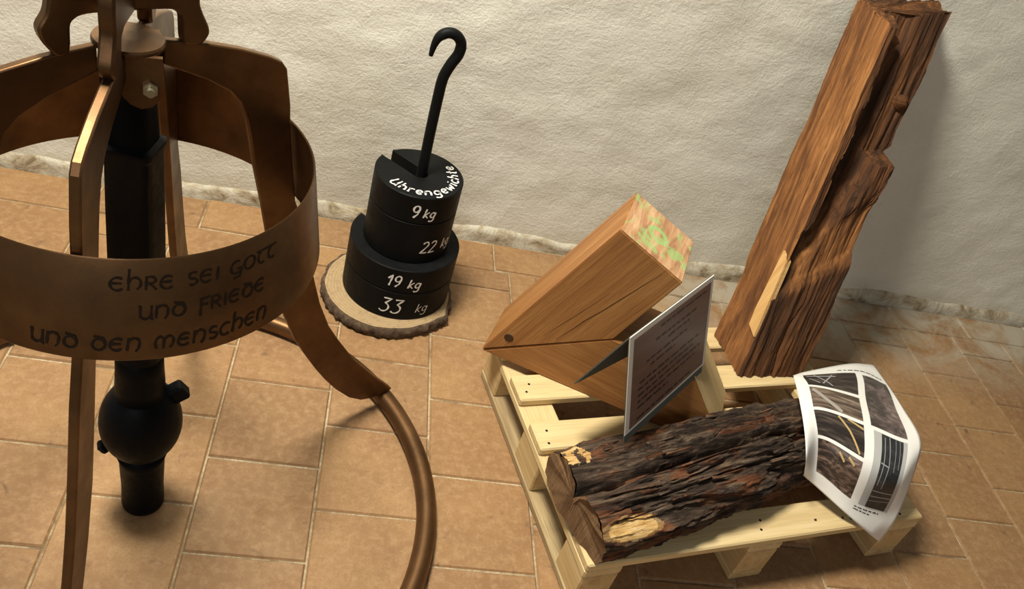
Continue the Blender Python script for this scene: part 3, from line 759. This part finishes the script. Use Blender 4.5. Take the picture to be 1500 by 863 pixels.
# sawn end face
MT['logend'] = m_wood('sawn_log_end', (.27, .165, .085), (.185, .105, .05), (.075, .04, .02), 1, .85, (9, 40, 40), bs=.8, bumpd=.006)
r0 = rings[0]; nr = len(r0); cc = sum(r0, Vector()) / nr
V = []; F = []; gcl = []
for k, f in enumerate((1.0, .72, .4, .12)):
    for p in r0:
        q = cc + (p - cc) * f; l = q - LO
        q = q - ex * (.0015 + .006 * (1 - f)) - ex * .004 * fbm(l.dot(ey) * 18, l.z * 9, 3, 4)
        V.append(q); gcl.append((l.z, l.dot(ey), 0))
for k in range(3):
    for j in range(nr): F.append((k * nr + j, k * nr + (j + 1) % nr, (k + 1) * nr + (j + 1) % nr, (k + 1) * nr + j))
F.append(tuple(3 * nr + j for j in range(nr)))
mesh('sawn_end', V, F, MT['logend'], log, True, gcl)['label'] = 'brown sawn end face'
# loose splinters lifted off the log surface
for k in range(46):
    s = random.uniform(.06, .46); y = random.uniform(-.07, .085); z = top_h(y, s) + .004
    ln = random.uniform(.02, .06); wd = random.uniform(.0015, .004); aa = random.uniform(-.16, .16); up = random.uniform(-.03, .14)
    d = (ex * math.cos(aa) + ey * math.sin(aa)) * math.cos(up) + Vector((0, 0, math.sin(up))); sd = ey * math.cos(aa) - ex * math.sin(aa); p0 = LO + ex * s + ey * y + Vector((0, 0, z - .002))
    P = [p0 - sd * wd, p0 + sd * wd, p0 + d * ln * .6 + sd * wd * .8, p0 + d * ln, p0 + d * ln * .6 - sd * wd * .8]
    P += [p - Vector((0, 0, .003)) for p in P]
    mesh('splinter', P, [(0, 1, 2, 3, 4), (5, 6, 7, 8, 9)] + [(j, (j + 1) % 5, 5 + (j + 1) % 5, 5 + j) for j in range(5)], MT['log'], log,
         gc=[((p - LO).dot(ex) + k, (p - LO).dot(ey), p.z) for p in P])
# crumbs on the front board
for k, (bx, by, l_) in enumerate(((.60, .030, .016), (.583, .018, .006), (.50, .026, .005), (.565, .022, .005), (.63, .05, .004))):
    m4 = pal.matrix_basis @ Matrix.Translation((bx, by, PH)) @ Matrix.Rotation(1.1 + k, 4, 'Z')
    bm = box_bm((-l_ / 2, -.0018, 0), (l_ / 2, .0018, .003), .0008); o = from_bm('wood_chip', bm, MT['log'], None); o.matrix_world = m4; set_gc(o)
    tag(o, 'long thin dark splinter fallen on the front board of the pallet' if k == 0 else 'tiny dark wood crumb fallen on the front board of the pallet', 'wood chip', 'wood chips on the pallet')

# ------------------------------------------------------------------ photo sheet draped over the log
PG = [[[0.966, 1.228, 0.232], [1.004, 1.25, 0.228], [1.138, 1.313, 0.215], [1.207, 1.335, 0.205], [1.227, 1.34, 0.2]], [[0.954, 1.206, 0.245], [0.98, 1.219, 0.243], [1.132, 1.26, 0.236], [1.199, 1.25, 0.228], [1.208, 1.252, 0.225]], [[0.93, 1.132, 0.262], [0.964, 1.168, 0.264], [1.083, 1.158, 0.262], [1.158, 1.142, 0.258], [1.181, 1.154, 0.255]], [[0.905, 1.04, 0.27], [0.942, 1.092, 0.274], [1.047, 1.065, 0.276], [1.125, 1.036, 0.276], [1.16, 1.051, 0.275]], [[0.895, 0.984, 0.258], [0.937, 1.034, 0.26], [1.023, 0.987, 0.258], [1.095, 0.965, 0.252], [1.143, 1.0, 0.25]], [[0.92, 0.988, 0.205], [0.952, 1.0, 0.2], [1.027, 0.958, 0.178], [1.113, 0.955, 0.158], [1.135, 0.95, 0.15]], [[0.931, 0.999, 0.185], [0.957, 0.991, 0.172], [1.0197, 0.9462, 0.152], [1.0868, 0.9304, 0.116], [1.135, 0.941, 0.08]]]
US = [0, .13, .5, .88, 1]; VS = [0, .08, .25, .44, .63, .86, 1]
def hermite(ts, P, t):
    n = len(ts); i = 0
    while i < n - 2 and t > ts[i + 1]: i += 1
    h = ts[i + 1] - ts[i]; u = (t - ts[i]) / h
    def tan(k):
        if k == 0: return (P[1] - P[0]) / (ts[1] - ts[0])
        if k == n - 1: return (P[-1] - P[-2]) / (ts[-1] - ts[-2])
        return (P[k + 1] - P[k - 1]) / (ts[k + 1] - ts[k - 1])
    m0, m1 = tan(i) * h, tan(i + 1) * h
    return (2 * u ** 3 - 3 * u * u + 1) * P[i] + (u ** 3 - 2 * u * u + u) * m0 + (-2 * u ** 3 + 3 * u * u) * P[i + 1] + (u ** 3 - u * u) * m1
PGV = [[Vector(p) for p in r] for r in PG]
def paper(u, v): return hermite(VS, [hermite(US, r, u) for r in PGV], v)
def pnorm(u, v):
    d = .01; a_ = paper(min(u + d, 1), v) - paper(max(u - d, 0), v); b_ = paper(u, min(v + d, 1)) - paper(u, max(v - d, 0)); n_ = b_.cross(a_).normalized()
    return n_ if n_.z > 0 or n_.y < 0 else -n_
def patch(name, u0, u1, v0, v1, off, m, parent, nu=16, nv_=16, thick=0):
    V = []; uv = []; F = []
    for j in range(nv_ + 1):
        for i in range(nu + 1):
            u = u0 + (u1 - u0) * i / nu; v = v0 + (v1 - v0) * j / nv_; n_ = pnorm(u, v)
            V.append(paper(u, v) + n_ * off); uv.append((i / nu, 1 - j / nv_))
    for j in range(nv_):
        for i in range(nu):
            a_ = j * (nu + 1) + i; F.append((a_, a_ + 1, a_ + nu + 2, a_ + nu + 1))
    o = mesh(name, V, F, m, parent, True, uv=uv)
    if thick:
        md = o.modifiers.new('thickness', 'SOLIDIFY'); md.thickness = thick; md.offset = 0
    return o
MT['paper'] = m_plain('glossy_paper', (.80, .80, .78), .38)
sheet = patch('photo_sheet', 0, 1, 0, 1, 0, MT['paper'], None, 44, 60, .0006); tag(sheet, 'white printed sheet with six dark photographs draped over the end of the rotted log', 'photo sheet')
def m_photo(name, stops, rotz, sc, dist, seed):
    t = NT(name); tc = t.new('ShaderNodeTexCoord'); mp = t.new('ShaderNodeMapping'); mp.inputs['Location'].default_value = (seed, seed * .7, 0)
    mp.inputs['Rotation'].default_value = (0, 0, rotz); mp.inputs['Scale'].default_value = sc; t.link(tc.outputs['UV'], mp.inputs[0])
    n = t.noise(mp.outputs[0], 1, 7, .62, dist); n2 = t.noise(mp.outputs[0], .45, 3, .5, .4)
    v = t.math('ADD', t.math('MULTIPLY', n, .6), t.math('MULTIPLY', n2, .4))
    t.col(t.ramp(v, stops)); t.rough(.35); return t.m
DK = [(.30, (.008, .007, .007)), (.48, (.028, .022, .020)), (.60, (.10, .075, .06)), (.75, (.32, .26, .22))]
PHOTOS = [(.13, .475, .075, .240, .6, (2, 7, 1), .3, 1.0, DK), (.13, .475, .262, .425, -.7, (2.2, 9, 1), .8, 2.3, [(.30, (.015, .012, .010)), (.45, (.08, .055, .04)), (.58, (.24, .18, .14)), (.72, (.48, .43, .40))]),
          (.13, .475, .447, .620, .25, (2, 10, 1), .5, 5.1, DK), (.13, .475, .642, .86, -1.1, (3, 6, 1), 1.4, 7.7, [(.30, (.010, .008, .007)), (.48, (.05, .035, .028)), (.58, (.20, .13, .10)), (.72, (.50, .40, .36))]),
          (.535, .88, .085, .430, 1.1, (2.4, 8, 1), .9, 9.2, [(.30, (.012, .011, .011)), (.46, (.055, .045, .042)), (.58, (.17, .125, .12)), (.74, (.46, .38, .38))])]
for k, (u0, u1, v0, v1, rz, sc, di, sd, stops) in enumerate(PHOTOS):
    patch('printed_photo', u0, u1, v0, v1, .0006, m_photo('photo_print', stops, rz, sc, di, sd), sheet)
MT['greyborder'] = m_plain('grey_print', (.42, .43, .43), .35); patch('printed_frame', .555, .875, .452, .865, .0006, MT['greyborder'], sheet)
ph = patch('printed_photo', .625, .835, .455, .865, .0011, m_photo('photo_print', [(.30, (.010, .011, .013)), (.55, (.03, .032, .036)), (.75, (.10, .10, .105))], .1, (3, 12, 1), .2, 3.3), sheet)
MT['print_pale'] = m_plain('pale_print', (.30, .31, .33), .35); MT['print_yellow'] = m_plain('yellow_print', (.50, .36, .16), .35); MT['print_ink'] = m_plain('ink', (.03, .03, .035), .5); MT['print_stone'] = m_plain('stone_print', (.36, .33, .30), .35)
def streak(name, pts, wd, m, off=.0015, parent=None):
    V = []; F = []
    pts2 = []
    for a_, b_ in zip(pts[:-1], pts[1:]):
        for k in range(6): pts2.append((a_[0] + (b_[0] - a_[0]) * k / 6, a_[1] + (b_[1] - a_[1]) * k / 6))
    pts2.append(pts[-1])
    for k, (u, v) in enumerate(pts2):
        q0 = pts2[max(k - 1, 0)]; q1 = pts2[min(k + 1, len(pts2) - 1)]; tx, ty = q1[0] - q0[0], q1[1] - q0[1]; L = math.hypot(tx, ty)
        for sg in (1, -1):
            uu = min(1, max(0, u - ty / L * wd * sg)); vv = min(1, max(0, v + tx / L * wd * sg)); V.append(paper(uu, vv) + pnorm(uu, vv) * off)
    for k in range(len(pts2) - 1): F.append((2 * k, 2 * k + 1, 2 * k + 3, 2 * k + 2))
    return mesh(name, V, F, m, parent or sheet, True)
for pts, wd in (([(.655, .47), (.66, .60), (.65, .72)], .0035), ([(.70, .46), (.715, .60), (.70, .73)], .0035), ([(.76, .46), (.77, .62)], .002), ([(.80, .46), (.81, .60)], .002), ([(.63, .60), (.72, .605)], .003), ([(.63, .755), (.83, .745)], .003), ([(.63, .79), (.83, .775)], .003), ([(.63, .82), (.83, .80)], .002)):
    streak('printed_line', pts, wd, MT['print_pale'], .0016)
streak('printed_line', [(.30, .455), (.37, .52), (.44, .615)], .007, MT['print_yellow']); streak('printed_line', [(.36, .452), (.47, .475)], .006, MT['print_yellow'])
streak('printed_line', [(.30, .665), (.345, .70)], .008, MT['print_yellow']); streak('printed_line', [(.37, .66), (.42, .685)], .008, MT['print_yellow'])
streak('printed_line', [(.15, .285), (.24, .36), (.33, .418)], .014, MT['print_stone'])
for pts in ([(.20, .09), (.25, .16), (.30, .22)], [(.31, .10), (.24, .21)], [(.16, .15), (.22, .21)], [(.15, .11), (.33, .115)]): streak('printed_line', pts, .005, MT['print_pale'])
def wordline(u0, u1, v, h, seed, dv=0.0):
    rnd = random.Random(seed); V = []; F = []; u = u0
    while u < u1:
        wl_ = rnd.uniform(.02, .06); e = min(u + wl_, u1); n0 = len(V); m_ = max(2, int((e - u) / .006))
        for k in range(m_ + 1):
            uu = u + (e - u) * k / m_; hh = h * (.55 + .45 * rnd.random()); vv = v + dv * (uu - u0)
            V.append(paper(uu, vv - hh) + pnorm(uu, vv) * .0009); V.append(paper(uu, vv) + pnorm(uu, vv) * .0009)
            if k: F.append((n0 + 2 * k - 2, n0 + 2 * k - 1, n0 + 2 * k + 1, n0 + 2 * k))
        u = e + .012
    mesh('caption_line', V, F, MT['print_ink'], sheet)
wordline(.53, .80, .893, .009, 1); wordline(.53, .72, .915, .009, 2); wordline(.36, .86, .052, .006, 3, .03)

# ------------------------------------------------------------------ tent card
BL = Vector((.5408, .9714, .240)); BRr = Vector((.718, 1.147, PH + .1600)); upv = Vector((-.058, .029, .207))
BRr.z = .277; TL = BL + upv * 1.05; TR = BRr + upv
FT = Vector((.4533, 1.074, .268)); FR_ = Vector((.6889, 1.2491, .2895))
card = empty('tent_card', tuple(BL)); tag(card, 'folded display card with brown text panel standing between the log and the squared timber', 'display card')
def quadslab(name, a_, b_, c_, d_, th, m, parent, off=0):
    n_ = (b_ - a_).cross(d_ - a_).normalized(); P = [p - BL + n_ * off for p in (a_, b_, c_, d_)]; P += [p - n_ * th for p in P]
    return mesh(name, P, [(0, 1, 2, 3), (4, 5, 6, 7), (0, 1, 5, 4), (1, 2, 6, 5), (2, 3, 7, 6), (3, 0, 4, 7)], m, parent), n_
MT['card'] = m_plain('grey_green_card', (.11, .12, .105), .7); MT['laminate'] = m_plain('laminate_edge', (.78, .74, .66), .45)
def m_panel():
    t = NT('brown_text_panel'); g = t.coord('Object', (3, 3, 30)); n = t.noise(g, 2, 5, .6)
    t.col(t.ramp(n, [(.3, (.165, .090, .066)), (.7, (.22, .125, .092))])); t.rough(.3); t.spec(.3); return t.m
MT['panel'] = m_panel()
fs, nF = quadslab('front_leaf', BL, BRr, TR, TL, .0025, MT['card'], card, 0); fs['label'] = 'grey-green card leaf'
sgn = 1 if nF.dot(Vector((0, -1, .2))) > 0 else -1
wv_, hv_ = (BRr - BL), (TL - BL)
def cp(u, v): return BL + wv_ * u + hv_ * v * (1 + (TR - BRr).length / (TL - BL).length * u - u)
lm, _ = quadslab('laminate', cp(-.005, .085), cp(1.01, .085), cp(1.01, 1.01), cp(-.005, 1.01), .0016, MT['laminate'], card, .0018 * sgn + (.0016 if sgn < 0 else 0))
pn, _ = quadslab('text_panel', cp(.040, .115), cp(.975, .115), cp(.975, .965), cp(.040, .965), .0004, MT['panel'], card, .0026 * sgn); pn['label'] = 'glossy brown panel with dark lines of text'
rnd = random.Random(5); MT['text'] = m_plain('panel_text', (.03, .016, .011), .35)
def lines(v0, h, u0, u1, seed):
    r_ = random.Random(seed); V = []; F = []; u = u0
    while u < u1:
        e = min(u + r_.uniform(.03, .10), u1); n0 = len(V); m_ = max(2, int((e - u) / .012))
        for k in range(m_ + 1):
            uu = u + (e - u) * k / m_; hh = h * (.6 + .4 * r_.random())
            for vv in (v0, v0 + hh): V.append(cp(uu, vv) - BL + nF * .0030 * sgn)
            if k: F.append((n0 + 2 * k - 2, n0 + 2 * k - 1, n0 + 2 * k + 1, n0 + 2 * k))
        u = e + .018
    mesh('text_line', V, F, MT['text'], card)
for v0, u0, u1 in ((.90, .35, .92), (.80, .30, .80), (.74, .45, .72), (.66, .2, .7), (.60, .25, .55), (.50, .13, .86), (.44, .12, .80), (.38, .12, .9), (.32, .12, .84), (.26, .12, .5), (.15, .12, .8)): lines(v0, .022, u0, u1, int(v0 * 100))
bl_, _ = quadslab('back_leaf', FT, FR_, TR, TL, .0025, MT['card'], card, 0); bl_['label'] = 'grey-green rear leaf of the card'
